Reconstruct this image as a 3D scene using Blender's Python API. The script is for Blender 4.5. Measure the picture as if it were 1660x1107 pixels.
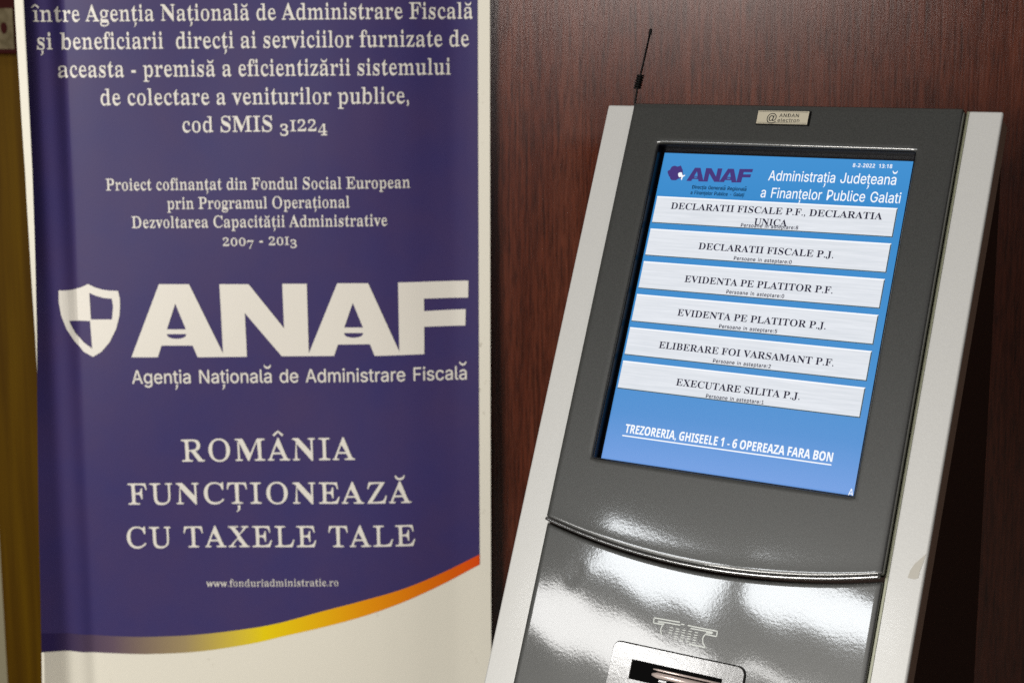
import bpy, bmesh, math, random
from mathutils import Vector, Matrix

random.seed(7)
for o in list(bpy.data.objects):
    bpy.data.objects.remove(o)
SC = bpy.context.scene
COL = SC.collection

# ------------------------------------------------------------------ camera
F, CX, CY = 2600.0, 830.0, 553.5            # focal length and centre in photograph pixels
PITCH = math.radians(10.0241)
EYE = Vector((0, 0, 1.5))
cam = bpy.data.cameras.new('camera')
cam.sensor_width = 36.0
cam.lens = 36.0 * F / 1660.0
cam.clip_start, cam.clip_end = 0.05, 60
cam.dof.use_dof = True
cam.dof.focus_distance = 1.76
cam.dof.aperture_fstop = 7.0
cam_o = bpy.data.objects.new('camera', cam)
cam_o.location = EYE
cam_o.rotation_euler = (math.pi / 2 - PITCH, 0, 0)
COL.objects.link(cam_o)
SC.camera = cam_o

# ------------------------------------------------------------------ world: dim warm room light, brighter behind the camera
wd = bpy.data.worlds.new('World')
SC.world = wd
wd.use_nodes = True
nt = wd.node_tree
bg = nt.nodes['Background']
tc = nt.nodes.new('ShaderNodeTexCoord')
sep = nt.nodes.new('ShaderNodeSeparateXYZ')
nt.links.new(tc.outputs['Generated'], sep.inputs[0])


def wramp(sock, lo, hi):
    r = nt.nodes.new('ShaderNodeMapRange')
    r.interpolation_type = 'SMOOTHSTEP'
    r.inputs['From Min'].default_value = lo
    r.inputs['From Max'].default_value = hi
    nt.links.new(sep.outputs[sock], r.inputs['Value'])
    return r.outputs[0]


def wmul(a, b):
    r = nt.nodes.new('ShaderNodeMath')
    r.operation = 'MULTIPLY'
    nt.links.new(a, r.inputs[0])
    nt.links.new(b, r.inputs[1])
    return r.outputs[0]


mx = nt.nodes.new('ShaderNodeMix')
mx.data_type = 'RGBA'
mx.inputs['A'].default_value = (0.018, 0.0165, 0.015, 1)
mx.inputs['B'].default_value = (0.16, 0.155, 0.19, 1)
nt.links.new(wmul(wmul(wramp('Y', -0.45, -0.9), wramp('Z', -0.16, 0.10)), wramp('X', 0.24, -0.04)), mx.inputs['Factor'])
mc = nt.nodes.new('ShaderNodeMix')
mc.data_type = 'RGBA'
mc.inputs['B'].default_value = (0.22, 0.21, 0.195, 1)
nt.links.new(wramp('Z', 0.66, 0.85), mc.inputs['Factor'])
nt.links.new(mx.outputs['Result'], mc.inputs['A'])
nt.links.new(mc.outputs['Result'], bg.inputs['Color'])
bg.inputs['Strength'].default_value = 1.0

SC.view_settings.view_transform = 'Standard'
SC.view_settings.look = 'None'
SC.view_settings.exposure = 0
SC.view_settings.gamma = 1
SC.view_settings.use_curve_mapping = False
SC.cycles.use_denoising = False            # the fine sampling grain is close to the photograph's own grain


def area(name, loc, target, sx, sy, radiance, color):
    """rectangular lamp given by the brightness of its face"""
    li = bpy.data.lights.new(name, 'AREA')
    li.shape = 'RECTANGLE'
    li.size, li.size_y = sx, sy
    li.energy = radiance * sx * sy * math.pi
    li.color = color
    ob = bpy.data.objects.new(name, li)
    ob.location = loc
    d = (Vector(target) - Vector(loc)).normalized()
    ob.rotation_euler = d.to_track_quat('-Z', 'Y').to_euler()
    COL.objects.link(ob)
    return ob


area('left_lamp', (-2.4, -0.9, 1.62), (0.1, 2.0, 1.2), 1.3, 0.7, 43, (1.0, 0.965, 0.90))
area('rear_lamp', (0.72, -2.2, 1.98), (0.3, 2.4, 1.5), 1.7, 0.20, 13, (1.0, 0.90, 0.84))

# ------------------------------------------------------------------ measuring helpers: a photograph pixel onto a real plane


def ray(px, py):
    dx, u = (px - CX) / F, -(py - CY) / F
    return Vector((dx, math.cos(PITCH) + u * math.sin(PITCH), -math.sin(PITCH) + u * math.cos(PITCH)))


def at(px, py, Y):
    d = ray(px, py)
    return EYE + d * (Y / d.y)


# kiosk frame (local axes of its empty): X right, Y back, Z up
YAW, TILT = math.radians(32.1492), math.radians(23.5845)
R3 = Matrix.Rotation(-YAW, 3, 'Z')
FACE_T = Vector((0.16863841, 1.86761825, 1.5 - 0.09695674))     # top left corner of the screen opening
K_ROOT = FACE_T + R3 @ Vector((0.152, 0.10, 0))
K_ROOT.z = 0
R3i = R3.inverted()
TL = R3i @ (FACE_T - K_ROOT)
UU = Vector((1, 0, 0))
DD = Vector((0, -math.sin(TILT), -math.cos(TILT)))
NN = Vector((0, -math.cos(TILT), math.sin(TILT)))


def fp(u, v, w=0.0):
    """point of the sloping kiosk face: u right, v down, w out"""
    return TL + UU * u + DD * v + NN * w


def uv(px, py, w=0.0):
    d = R3i @ ray(px, py)
    e = R3i @ (EYE - K_ROOT)
    p0 = TL + NN * w
    t = (p0 - e).dot(NN) / d.dot(NN)
    x = e + d * t - p0
    return x.dot(UU), x.dot(DD)


# lamps seen in the glossy lower panel: the panes of a high window on the room's left side
def mirror(px, py, dist):
    d = ray(px, py).normalized()
    n = R3 @ NN
    t = (FACE_T - EYE).dot(n) / d.dot(n)
    x = EYE + d * t
    r = d - 2 * d.dot(n) * n
    return x + r * dist


def pane(p0, p1, radiance, color, dist=5.0):
    """window pane as lamp; p0, p1: opposite corners as they mirror in the panel"""
    a, b = mirror(*p0, dist), mirror(*p1, dist)
    c = (a + b) / 2
    tgt = FACE_T + Vector((0.1, -0.3, -0.5))
    ob = area('window_pane', c, tgt, 1, 1, 1, color)
    q = ob.rotation_euler.to_matrix()
    dl = q.inverted() @ (b - a)
    ob.data.size, ob.data.size_y = abs(dl.x), abs(dl.y)
    ob.data.energy = radiance * abs(dl.x) * abs(dl.y) * math.pi


pane((990, 838), (1150, 1008), 22, (0.93, 0.97, 1.0))
pane((1228, 905), (1450, 1070), 22, (0.93, 0.97, 1.0))
pane((835, 1012), (1165, 1068), 18, (1.0, 0.99, 0.97))
pane((1195, 1074), (1455, 1185), 18, (1.0, 0.99, 0.97))

# ------------------------------------------------------------------ materials


def lin(r, g, b):
    f = lambda c: (c / 255 / 12.92) if c <= 10.3 else ((c / 255 + 0.055) / 1.055) ** 2.4
    return (f(r), f(g), f(b), 1.0)


def mat(name, color, rough=0.5, metal=0.0, spec=0.5, coat=0.0, coat_rough=0.1):
    m = bpy.data.materials.new(name)
    m.use_nodes = True
    b = m.node_tree.nodes['Principled BSDF']
    b.inputs['Base Color'].default_value = color if len(color) == 4 else (*color, 1)
    b.inputs['Roughness'].default_value = rough
    b.inputs['Metallic'].default_value = metal
    b.inputs['Specular IOR Level'].default_value = spec
    b.inputs['Coat Weight'].default_value = coat
    b.inputs['Coat Roughness'].default_value = coat_rough
    return m


def N(m, t, **kw):
    n = m.node_tree.nodes.new(t)
    for k, v in kw.items():
        setattr(n, k, v)
    return n


def L(m, a, b):
    m.node_tree.links.new(a, b)


def noise(m, scale, detail=3, stretch=(1, 1, 1), rough=0.55, coord='Object'):
    tc_ = N(m, 'ShaderNodeTexCoord')
    mp = N(m, 'ShaderNodeMapping')
    mp.inputs['Scale'].default_value = stretch
    L(m, tc_.outputs[coord], mp.inputs['Vector'])
    nz = N(m, 'ShaderNodeTexNoise')
    nz.inputs['Scale'].default_value = scale
    nz.inputs['Detail'].default_value = detail
    nz.inputs['Roughness'].default_value = rough
    L(m, mp.outputs[0], nz.inputs['Vector'])
    return nz


def ramp(m, src, stops):
    r = N(m, 'ShaderNodeValToRGB')
    e = r.color_ramp.elements
    while len(e) < len(stops):
        e.new(0.5)
    for el, (p, c) in zip(e, stops):
        el.position = p
        el.color = c if len(c) == 4 else (*c, 1)
    L(m, src, r.inputs[0])
    return r


def bump(m, src, strength, dist):
    b = N(m, 'ShaderNodeBump')
    b.inputs['Strength'].default_value = strength
    b.inputs['Distance'].default_value = dist
    L(m, src, b.inputs['Height'])
    P = m.node_tree.nodes['Principled BSDF']
    L(m, b.outputs[0], P.inputs['Normal'])
    return b


def emis(name, color, spec=0.12, strength=1.0):
    """lit liquid-crystal picture behind a satin screen surface"""
    m = mat(name, (0.004, 0.004, 0.005), 0.42, 0, spec)
    b = m.node_tree.nodes['Principled BSDF']
    b.inputs['Emission Color'].default_value = color
    b.inputs['Emission Strength'].default_value = strength
    return m


# dark wood veneer with vertical grain
M_WOOD = mat('mahogany_veneer', (0.06, 0.02, 0.012), 0.225, 0, 1.0)
nz1 = noise(M_WOOD, 3.2, 5, (5.5, 1, 0.32), 0.6)
nz1.inputs['Distortion'].default_value = 0.7
nz2 = noise(M_WOOD, 42, 4, (7.0, 1, 0.42), 0.7)
nz3 = noise(M_WOOD, 130, 2, (4.0, 1, 0.10), 0.6)
r1 = ramp(M_WOOD, nz1.outputs[0], [(0.30, (0.088, 0.0180, 0.0072)), (0.50, (0.108, 0.0250, 0.0110)), (0.70, (0.128, 0.034, 0.0170))])
r2 = ramp(M_WOOD, nz2.outputs[0], [(0.34, (0.38, 0.37, 0.38)), (0.53, (1.10, 1.10, 1.10))])
r3 = ramp(M_WOOD, nz3.outputs[0], [(0.38, (0.62, 0.6, 0.6)), (0.56, (1.08, 1.08, 1.08))])
m1 = N(M_WOOD, 'ShaderNodeMix', data_type='RGBA', blend_type='MULTIPLY')
m1.inputs['Factor'].default_value = 1
L(M_WOOD, r1.outputs[0], m1.inputs['A']); L(M_WOOD, r2.outputs[0], m1.inputs['B'])
m2 = N(M_WOOD, 'ShaderNodeMix', data_type='RGBA', blend_type='MULTIPLY')
m2.inputs['Factor'].default_value = 1
L(M_WOOD, m1.outputs['Result'], m2.inputs['A']); L(M_WOOD, r3.outputs[0], m2.inputs['B'])
L(M_WOOD, m2.outputs['Result'], M_WOOD.node_tree.nodes['Principled BSDF'].inputs['Base Color'])
bump(M_WOOD, nz3.outputs[0], 0.25, 0.0006)

M_GOLD = mat('golden_varnished_wood', (0.1, 0.055, 0.006), 0.6, 0, 0.05)
g1 = noise(M_GOLD, 6, 4, (6, 6, 0.2))
gr = ramp(M_GOLD, g1.outputs[0], [(0.3, (0.050, 0.021, 0.0003)), (0.55, (0.092, 0.045, 0.0004)), (0.75, (0.118, 0.061, 0.0006))])
L(M_GOLD, gr.outputs[0], M_GOLD.node_tree.nodes['Principled BSDF'].inputs['Base Color'])
M_PLASTER = mat('cream_plaster', (0.27, 0.24, 0.15), 0.8)
M_FLOOR = mat('floor_tile', (0.2, 0.18, 0.15), 0.4)
fz = noise(M_FLOOR, 30, 5)
fr = ramp(M_FLOOR, fz.outputs[0], [(0.3, (0.13, 0.12, 0.10)), (0.7, (0.25, 0.23, 0.2))])
L(M_FLOOR, fr.outputs[0], M_FLOOR.node_tree.nodes['Principled BSDF'].inputs['Base Color'])


def vinyl(name, color, rough=0.38, spec=0.5):
    m = mat(name, color, rough, 0, spec)
    z = noise(m, 420, 2)
    bump(m, z.outputs[0], 0.12, 0.0004)
    return m


M_WHITE = vinyl('banner_white', (0.82, 0.785, 0.675), 0.5, 0.3)
wn = noise(M_WHITE, 55, 5, (1, 1, 0.6), 0.7)
wr = ramp(M_WHITE, wn.outputs[0], [(0.27, (0.50, 0.46, 0.38)), (0.34, (0.82, 0.785, 0.675))])
L(M_WHITE, wr.outputs[0], M_WHITE.node_tree.nodes['Principled BSDF'].inputs['Base Color'])
M_PURPLE = vinyl('banner_purple_ink', (0.030, 0.0185, 0.085), 0.46, 0.20)
pz = noise(M_PURPLE, 9, 4)
pr = ramp(M_PURPLE, pz.outputs[0], [(0.3, (0.042, 0.033, 0.138)), (0.7, (0.056, 0.037, 0.128))])
L(M_PURPLE, pr.outputs[0], M_PURPLE.node_tree.nodes['Principled BSDF'].inputs['Base Color'])
M_PRINT = vinyl('banner_white_print', (0.81, 0.775, 0.70), 0.45, 0.4)

M_STRIPE = vinyl('banner_stripe_ink', (0.5, 0.3, 0.02), 0.5, 0.15)
stc = N(M_STRIPE, 'ShaderNodeTexCoord')
ssx = N(M_STRIPE, 'ShaderNodeSeparateXYZ')
L(M_STRIPE, stc.outputs['Object'], ssx.inputs[0])
smr = N(M_STRIPE, 'ShaderNodeMapRange')
L(M_STRIPE, ssx.outputs['X'], smr.inputs['Value'])
sr = ramp(M_STRIPE, smr.outputs[0], [(0.0, (0.030, 0.0185, 0.085)), (0.13, (0.13, 0.085, 0.12)), (0.30, (0.36, 0.27, 0.13)),
                                    (0.49, (0.84, 0.64, 0.002)), (0.73, (0.82, 0.31, 0.001)), (1.0, (0.76, 0.068, 0.003))])
L(M_STRIPE, sr.outputs[0], M_STRIPE.node_tree.nodes['Principled BSDF'].inputs['Base Color'])

# kiosk paints
M_GREY = mat('dark_grey_lacquer', (0.045, 0.044, 0.040), 0.40, 0.15, 0.5, 1.0, 0.05)
k1 = noise(M_GREY, 900, 2)
kr = ramp(M_GREY, k1.outputs[0], [(0.3, (0.024, 0.0245, 0.023)), (0.7, (0.046, 0.047, 0.044))])
L(M_GREY, kr.outputs[0], M_GREY.node_tree.nodes['Principled BSDF'].inputs['Base Color'])
k2 = noise(M_GREY, 300, 2)
bmp = bump(M_GREY, k2.outputs[0], 0.018, 0.0007)
L(M_GREY, bmp.outputs[0], M_GREY.node_tree.nodes['Principled BSDF'].inputs['Coat Normal'])
M_SILVER = mat('silver_paint', (0.66, 0.635, 0.58), 0.42, 0.10, 0.3, 0.15, 0.12)
s1 = noise(M_SILVER, 1100, 2)
sr2 = ramp(M_SILVER, s1.outputs[0], [(0.3, (0.475, 0.475, 0.462)), (0.7, (0.535, 0.535, 0.52))])
L(M_SILVER, sr2.outputs[0], M_SILVER.node_tree.nodes['Principled BSDF'].inputs['Base Color'])
bump(M_SILVER, noise(M_SILVER, 260, 2).outputs[0], 0.06, 0.0008)
M_TRIM = mat('polished_grey_trim', (0.26, 0.26, 0.26), 0.18, 0.85)
M_SIDE = mat('shaded_side_brown', (0.30, 0.20, 0.15), 0.6, 0, 0.25)  # shade on the rail sides put into a dark brown
M_EDGE = mat('greenish_edge_strip', (0.30, 0.31, 0.21), 0.4)
M_BODY = mat('body_paint_dark', (0.040, 0.020, 0.014), 0.6, 0, 0.2)
M_BLACK = mat('black_bezel', (0.004, 0.004, 0.006), 0.3, 0, 0.2)
M_RUB = mat('black_rubber', (0.004, 0.004, 0.004), 0.6, 0, 0.15)
M_CHROME = mat('polished_steel', (0.30, 0.30, 0.30), 0.10, 0.0, 0.7)
c1 = noise(M_CHROME, 160, 2)
bump(M_CHROME, c1.outputs[0], 0.05, 0.0008)
M_HOLE = mat('slot_dark', (0.003, 0.003, 0.003), 0.8, 0, 0.02)
M_COPPER = mat('pink_steel_roller', (0.62, 0.52, 0.48), 0.25, 0.35)
M_BADGE = mat('badge_brass', (0.50, 0.455, 0.35), 0.4, 0.15)
M_INK = mat('black_ink', (0.012, 0.011, 0.010), 0.5)
M_ICON = mat('light_grey_print', (0.50, 0.53, 0.50), 0.35, 0, 0.5)
M_STAIN = mat('adhesive_residue', (0.42, 0.40, 0.35), 0.5)
M_NOTICE = mat('notice_cream', (0.20, 0.165, 0.10), 0.8, 0, 0.1)
nn_ = noise(M_NOTICE, 60, 3)
nr_ = ramp(M_NOTICE, nn_.outputs[0], [(0.35, (0.085, 0.066, 0.034)), (0.65, (0.15, 0.12, 0.07))])
L(M_NOTICE, nr_.outputs[0], M_NOTICE.node_tree.nodes['Principled BSDF'].inputs['Base Color'])
M_NRED = mat('notice_dark_red', (0.030, 0.0025, 0.002), 0.7, 0, 0.08)

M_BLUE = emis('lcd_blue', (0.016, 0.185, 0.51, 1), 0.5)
M_LWHITE = emis('lcd_white', (0.93, 0.96, 1.0, 1))
M_LNAVY = emis('lcd_navy', (0.010, 0.006, 0.030, 1))
M_LSLATE = emis('lcd_slate', (0.006, 0.024, 0.065, 1))
M_LPURPLE = emis('lcd_purple', (0.058, 0.033, 0.19, 1))
M_LHI = emis('lcd_highlight', (0.95, 0.97, 1.0, 1))
M_LSH = emis('lcd_shadow', (0.045, 0.085, 0.10, 1))
M_TILE = emis('lcd_brushed_tile', (0.7, 0.73, 0.76, 1))
tz = noise(M_TILE, 60, 4, (0.25, 7, 7), 0.75)
tr_ = ramp(M_TILE, tz.outputs[0], [(0.25, (0.66, 0.70, 0.75)), (0.5, (0.75, 0.78, 0.83)), (0.75, (0.83, 0.86, 0.91))])
L(M_TILE, tr_.outputs[0], M_TILE.node_tree.nodes['Principled BSDF'].inputs['Emission Color'])
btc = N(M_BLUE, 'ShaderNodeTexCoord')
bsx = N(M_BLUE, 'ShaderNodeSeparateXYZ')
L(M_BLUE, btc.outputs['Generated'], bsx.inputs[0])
bra = ramp(M_BLUE, bsx.outputs['Z'], [(0.0, (0.115, 0.290, 0.70)), (0.16, (0.040, 0.235, 0.60)), (0.34, (0.018, 0.232, 0.575)), (0.85, (0.018, 0.232, 0.575)), (1.0, (0.034, 0.262, 0.62))])  # lighter towards the bottom: the screen's glow painted into its blue
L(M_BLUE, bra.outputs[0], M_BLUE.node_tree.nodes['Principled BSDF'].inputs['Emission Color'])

# ------------------------------------------------------------------ object helpers


def tag(o, label=None, cat=None, group=None, kind=None):
    for k, v in (('label', label), ('category', cat), ('group', group), ('kind', kind)):
        if v:
            o[k] = v
    return o


def empty(name, loc, rz=0.0):
    o = bpy.data.objects.new(name, None)
    o.empty_display_size = 0.1
    o.location = loc
    o.rotation_euler = (0, 0, rz)
    COL.objects.link(o)
    return o


def link(name, me, m, parent=None, smooth=False):
    if m and not me.materials:
        me.materials.append(m)
    if smooth:
        for p in me.polygons:
            p.use_smooth = True
    o = bpy.data.objects.new(name, me)
    COL.objects.link(o)
    if parent:
        o.parent = parent
    return o


def pyd(name, verts, faces, m, parent=None, smooth=False, bevel=0.0, seg=2, angle=40):
    me = bpy.data.meshes.new(name)
    me.from_pydata([tuple(v) for v in verts], [], faces)
    me.validate()
    bm = bmesh.new()
    bm.from_mesh(me)
    if bevel:
        bmesh.ops.recalc_face_normals(bm, faces=bm.faces)
    bm.to_mesh(me)
    bm.free()
    o = link(name, me, m, parent, smooth)
    if bevel:
        b = o.modifiers.new('bevel', 'BEVEL')
        b.width = bevel
        b.segments = seg
        b.limit_method = 'ANGLE'
        b.angle_limit = math.radians(angle)
        b.harden_normals = False
        for p in me.polygons:
            p.use_smooth = True
        es = o.modifiers.new('wn', 'WEIGHTED_NORMAL')
        es.keep_sharp = True
    return o


def box(name, x0, x1, y0, y1, z0, z1, m, parent=None, bevel=0.0):
    v = [(x, y, z) for x in (x0, x1) for y in (y0, y1) for z in (z0, z1)]
    f = [(0, 1, 3, 2), (4, 6, 7, 5), (0, 4, 5, 1), (2, 3, 7, 6), (0, 2, 6, 4), (1, 5, 7, 3)]
    return pyd(name, v, f, m, parent, bevel=bevel)


def prism(name, pts, fn, w0, w1, m, parent=None, bevel=0.0, seg=2):
    """extrude a 2D outline (u,v) between two heights w through the mapping fn(u,v,w)"""
    n = len(pts)
    v = [fn(a, b, w0) for a, b in pts] + [fn(a, b, w1) for a, b in pts]
    f = [tuple(range(n)), tuple(range(2 * n - 1, n - 1, -1))]
    f += [(i, (i + 1) % n + 0, (i + 1) % n + n, i + n) for i in range(n)]
    return pyd(name, v, f, m, parent, bevel=bevel, seg=seg)


def tube(name, pts, rad, m, parent=None, n=10):
    v, f = [], []
    P = [Vector(p) for p in pts]
    for i, p in enumerate(P):
        t = (P[min(i + 1, len(P) - 1)] - P[max(i - 1, 0)]).normalized()
        a = t.cross(Vector((0, 1, 0.1))).normalized()
        b = t.cross(a)
        r = rad[i] if isinstance(rad, (list, tuple)) else rad
        for k in range(n):
            an = 2 * math.pi * k / n
            v.append(p + a * r * math.cos(an) + b * r * math.sin(an))
    for i in range(len(P) - 1):
        for k in range(n):
            f.append((i * n + k, i * n + (k + 1) % n, (i + 1) * n + (k + 1) % n, (i + 1) * n + k))
    f.append(tuple(range(n - 1, -1, -1)))
    f.append(tuple(range((len(P) - 1) * n, len(P) * n)))
    return pyd(name, v, f, m, parent, smooth=True)


# ------------------------------------------------------------------ lettering
def _block(u, l, d):
    def f(c):
        if 'A' <= c <= 'Z':
            return chr(u + ord(c) - 65)
        if 'a' <= c <= 'z':
            return chr(l + ord(c) - 97)
        if '0' <= c <= '9' and d:
            return chr(d + ord(c) - 48)
        return c
    return f


INTER = None
try:
    INTER = bpy.data.fonts.load(bpy.utils.system_resource('DATAFILES', path='fonts') + '/Inter.woff2')
except Exception:
    INTER = None
STY = {  # code point block, font, stem change, hairline change
    'bold': (_block(0x1D400, 0x1D41A, 0x1D7CE), None, 0.0, 0.0),
    'times': (_block(0x1D400, 0x1D41A, 0x1D7CE), None, -0.006, 0.006),
    'gara': (_block(0x1D400, 0x1D41A, 0x1D7CE), None, -0.026, 0.010),
    'garas': (_block(0x1D400, 0x1D41A, 0x1D7CE), None, -0.036, 0.002),
    'caps': (_block(0x1D400, 0x1D41A, 0x1D7CE), None, -0.032, 0.009),
    'sans': (_block(0x1D5A0, 0x1D5BA, 0x1D7E2), INTER, 0.005, 0.005),
    'sansd': (_block(0x1D5A0, 0x1D5BA, 0x1D7E2), INTER, 0.020, 0.016),
    'sansm': (_block(0x1D5A0, 0x1D5BA, 0x1D7E2), INTER, 0.005, 0.004),
    'sansb': (_block(0x1D5D4, 0x1D5EE, 0x1D7EC), None, -0.004, -0.004),
    'sansx': (_block(0x1D5D4, 0x1D5EE, 0x1D7EC), None, 0.014, 0.008),
}
DIA = {'ă': ('a', 'breve'), 'Ă': ('A', 'breve'), 'â': ('a', 'circ'), 'Â': ('A', 'circ'), 'î': ('i', 'circ'),
       'ț': ('t', 'comma'), 'Ț': ('T', 'comma'), 'ș': ('s', 'comma'), 'Ș': ('S', 'comma')}
_cache = {}


def _raw(s, font):
    cu = bpy.data.curves.new('tmp', 'FONT')
    cu.body = s
    cu.size = 1
    cu.fill_mode = 'FRONT'
    cu.resolution_u = 12 if font else 5
    if font:
        cu.font = font
    ob = bpy.data.objects.new('tmp', cu)
    COL.objects.link(ob)
    bpy.context.view_layer.update()
    me = bpy.data.meshes.new_from_object(ob.evaluated_get(bpy.context.evaluated_depsgraph_get()))
    bpy.data.objects.remove(ob)
    bm = bmesh.new()
    bm.from_mesh(me)
    bpy.data.meshes.remove(me)
    bpy.data.curves.remove(cu)
    bmesh.ops.remove_doubles(bm, verts=bm.verts, dist=1e-5)
    bm.verts.index_update()
    v = [(p.co.x, p.co.y) for p in bm.verts]
    f = []
    for p in bm.faces:
        ids = [q.index for q in p.verts]
        ar = sum(v[ids[i]][0] * v[ids[(i + 1) % len(ids)]][1] - v[ids[(i + 1) % len(ids)]][0] * v[ids[i]][1] for i in range(len(ids)))
        f.append(ids if ar > 0 else ids[::-1])
    bm.free()
    return v, f


def _weight(v, f, ox, oy):
    """change the stroke weight: upright strokes by ox, thin level strokes by oy; hairlines are never eaten away"""
    if not ox and not oy:
        return v
    es = set()
    for p in f:
        for i in range(len(p)):
            es.add((p[i], p[(i + 1) % len(p)]))
    be = [e for e in es if (e[1], e[0]) not in es]
    nrm = [[0, 0] for _ in v]
    for a, b in be:
        dx, dy = v[b][0] - v[a][0], v[b][1] - v[a][1]
        l = math.hypot(dx, dy) or 1
        for k in (a, b):
            nrm[k][0] += dy / l
            nrm[k][1] -= dx / l
    out = []
    for i, ((x, y), (a, b)) in enumerate(zip(v, nrm)):
        l = math.hypot(a, b)
        if l < 1e-6:
            out.append((x, y))
            continue
        nx, ny = a / l, b / l
        sx = ox
        if ox < 0 and abs(nx) > 0.15:
            sg = -1 if nx > 0 else 1
            best = 1.0                                      # stroke width straight across
            for yy in (y - 0.004, y + 0.004):
                for p, q in be:
                    (x1, y1), (x2, y2) = v[p], v[q]
                    if (y1 - yy) * (y2 - yy) < 0:
                        xx = x1 + (x2 - x1) * (yy - y1) / (y2 - y1)
                        d = (xx - x) * sg
                        if 0.012 < d < best:
                            best = d
            sx = -min(-ox, max(-0.007, (best - 0.060) / 2))
        out.append((x + nx * sx, y + ny * oy))
    return out


def glyph(c, st):
    """outline mesh of one character and its advance"""
    key = (c, st)
    if key in _cache:
        return _cache[key]
    fn, font, ox, oy = STY[st]
    use = (lambda q: q) if font else fn
    if c == ' ':
        _cache[key] = ([], [], 0.26)
        return _cache[key]
    base, mark = DIA.get(c, (c, None))
    old = st == 'gara' and base.isdigit()
    src = {'1': 'I', '0': 'o'}.get(base, base) if old else base
    v, f = _raw(use(src), font)
    ref = use('n')
    wa = max(p[0] for p in _raw(ref + use(src) + ref, font)[0])
    wb = max(p[0] for p in _raw(ref + ref, font)[0])
    adv = wa - wb
    x0, x1 = min(p[0] for p in v), max(p[0] for p in v)
    ytop = max(p[1] for p in v)
    v = _weight(v, f, ox, oy)
    if old and base != '0':
        dy = -0.19 if base in '34579' else 0.0
        s = 0.70
        v = [(x * 0.85, y * s + dy) for x, y in v]
        adv *= 0.85
    if base == 'i' and mark:                         # drop the dot
        keep = [p for p in f if max(v[k][1] for k in p) < 0.53]
        f = keep
    v, f = list(v), [list(p) for p in f]
    xm = (x0 + x1) / 2
    if not font:
        thick = 0.028
    else:
        thick = 0.03
    xh = 0.72 if base.isupper() else (0.56 if font else 0.52)

    def strip(pts, t0):
        b = len(v)
        n = len(pts)
        for i, (x, y) in enumerate(pts):
            a_ = pts[max(i - 1, 0)]
            c_ = pts[min(i + 1, n - 1)]
            dx, dy = c_[0] - a_[0], c_[1] - a_[1]
            l = math.hypot(dx, dy)
            t = t0(i / (n - 1))
            v.append((x - dy / l * t, y + dx / l * t))
            v.append((x + dy / l * t, y - dx / l * t))
        for i in range(n - 1):
            f.append([b + 2 * i, b + 2 * i + 1, b + 2 * i + 3, b + 2 * i + 2])
    if mark == 'breve':
        strip([(xm + 0.13 * math.cos(a), xh + (0.13 if font else 0.17) + 0.12 * math.sin(a)) for a in [math.pi + math.pi * i / 10 for i in range(11)]],
              lambda s: thick * (0.55 + 0.75 * math.sin(math.pi * s)))
    elif mark == 'circ':
        strip([(xm - 0.14, xh + 0.05), (xm - 0.07, xh + 0.115), (xm, xh + 0.18), (xm + 0.07, xh + 0.115), (xm + 0.14, xh + 0.05)],
              lambda s: thick * 1.1)
    elif mark == 'comma':
        k = 0.12 if base.isupper() else 0.10
        strip([(xm + 0.03, -0.06), (xm + 0.045, -0.09), (xm + 0.045, -0.06 - k), (xm + 0.02, -0.10 - k), (xm - 0.03, -0.15 - k)],
              lambda s: 0.048 * (1 - 0.75 * s))
    _cache[key] = (v, f, adv)
    return _cache[key]


def text2d(s, st, track=0.0):
    """whole line: 2D verts with baseline from x=0 to x=1 and capital height 1"""
    V, Fc, x = [], [], 0.0
    for c in s:
        v, f, adv = glyph(c, st)
        b = len(V)
        V += [(a + x, y) for a, y in v]
        Fc += [[k + b for k in p] for p in f]
        x += adv + track
    used = set(k for p in Fc for k in p)
    x0 = min(V[k][0] for k in used)
    x1 = max(V[k][0] for k in used)
    hv = glyph('H', st)[0]
    cap = max(p[1] for p in hv)
    idx = {k: i for i, k in enumerate(sorted(used))}
    V2 = [((V[k][0] - x0) / (x1 - x0), V[k][1] / cap) for k in sorted(used)]
    return V2, [[idx[k] for k in p] for p in Fc]


def face_text(name, s, st, A, B, cap, w, m, parent, track=0.0):
    """lettering on the kiosk face; A, B: baseline ends (photo px), cap: capital height in metres"""
    a, b = Vector(uv(*A, w)), Vector(uv(*B, w))
    V, Fc = text2d(s, st, track)
    ex = b - a
    ey = Vector((ex.y, -ex.x)).normalized() * cap
    vs = []
    for x, y in V:
        q = a + ex * x + ey * y
        vs.append(fp(q.x, q.y, w))
    return pyd(name, vs, Fc, m, parent)


def fill2d(loops):
    """triangulate outlines (first is outer, others holes)"""
    cu = bpy.data.curves.new('tmp', 'CURVE')
    cu.dimensions = '2D'
    cu.fill_mode = 'FRONT'
    for lp in loops:
        sp = cu.splines.new('POLY')
        sp.points.add(len(lp) - 1)
        for p, (x, y) in zip(sp.points, lp):
            p.co = (x, y, 0, 1)
        sp.use_cyclic_u = True
    ob = bpy.data.objects.new('tmp', cu)
    COL.objects.link(ob)
    bpy.context.view_layer.update()
    me = bpy.data.meshes.new_from_object(ob.evaluated_get(bpy.context.evaluated_depsgraph_get()))
    bpy.data.objects.remove(ob)
    V = [(p.co.x, p.co.y) for p in me.vertices]
    Fc = [list(p.vertices) for p in me.polygons]
    bpy.data.meshes.remove(me)
    bpy.data.curves.remove(cu)
    return V, Fc


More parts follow.
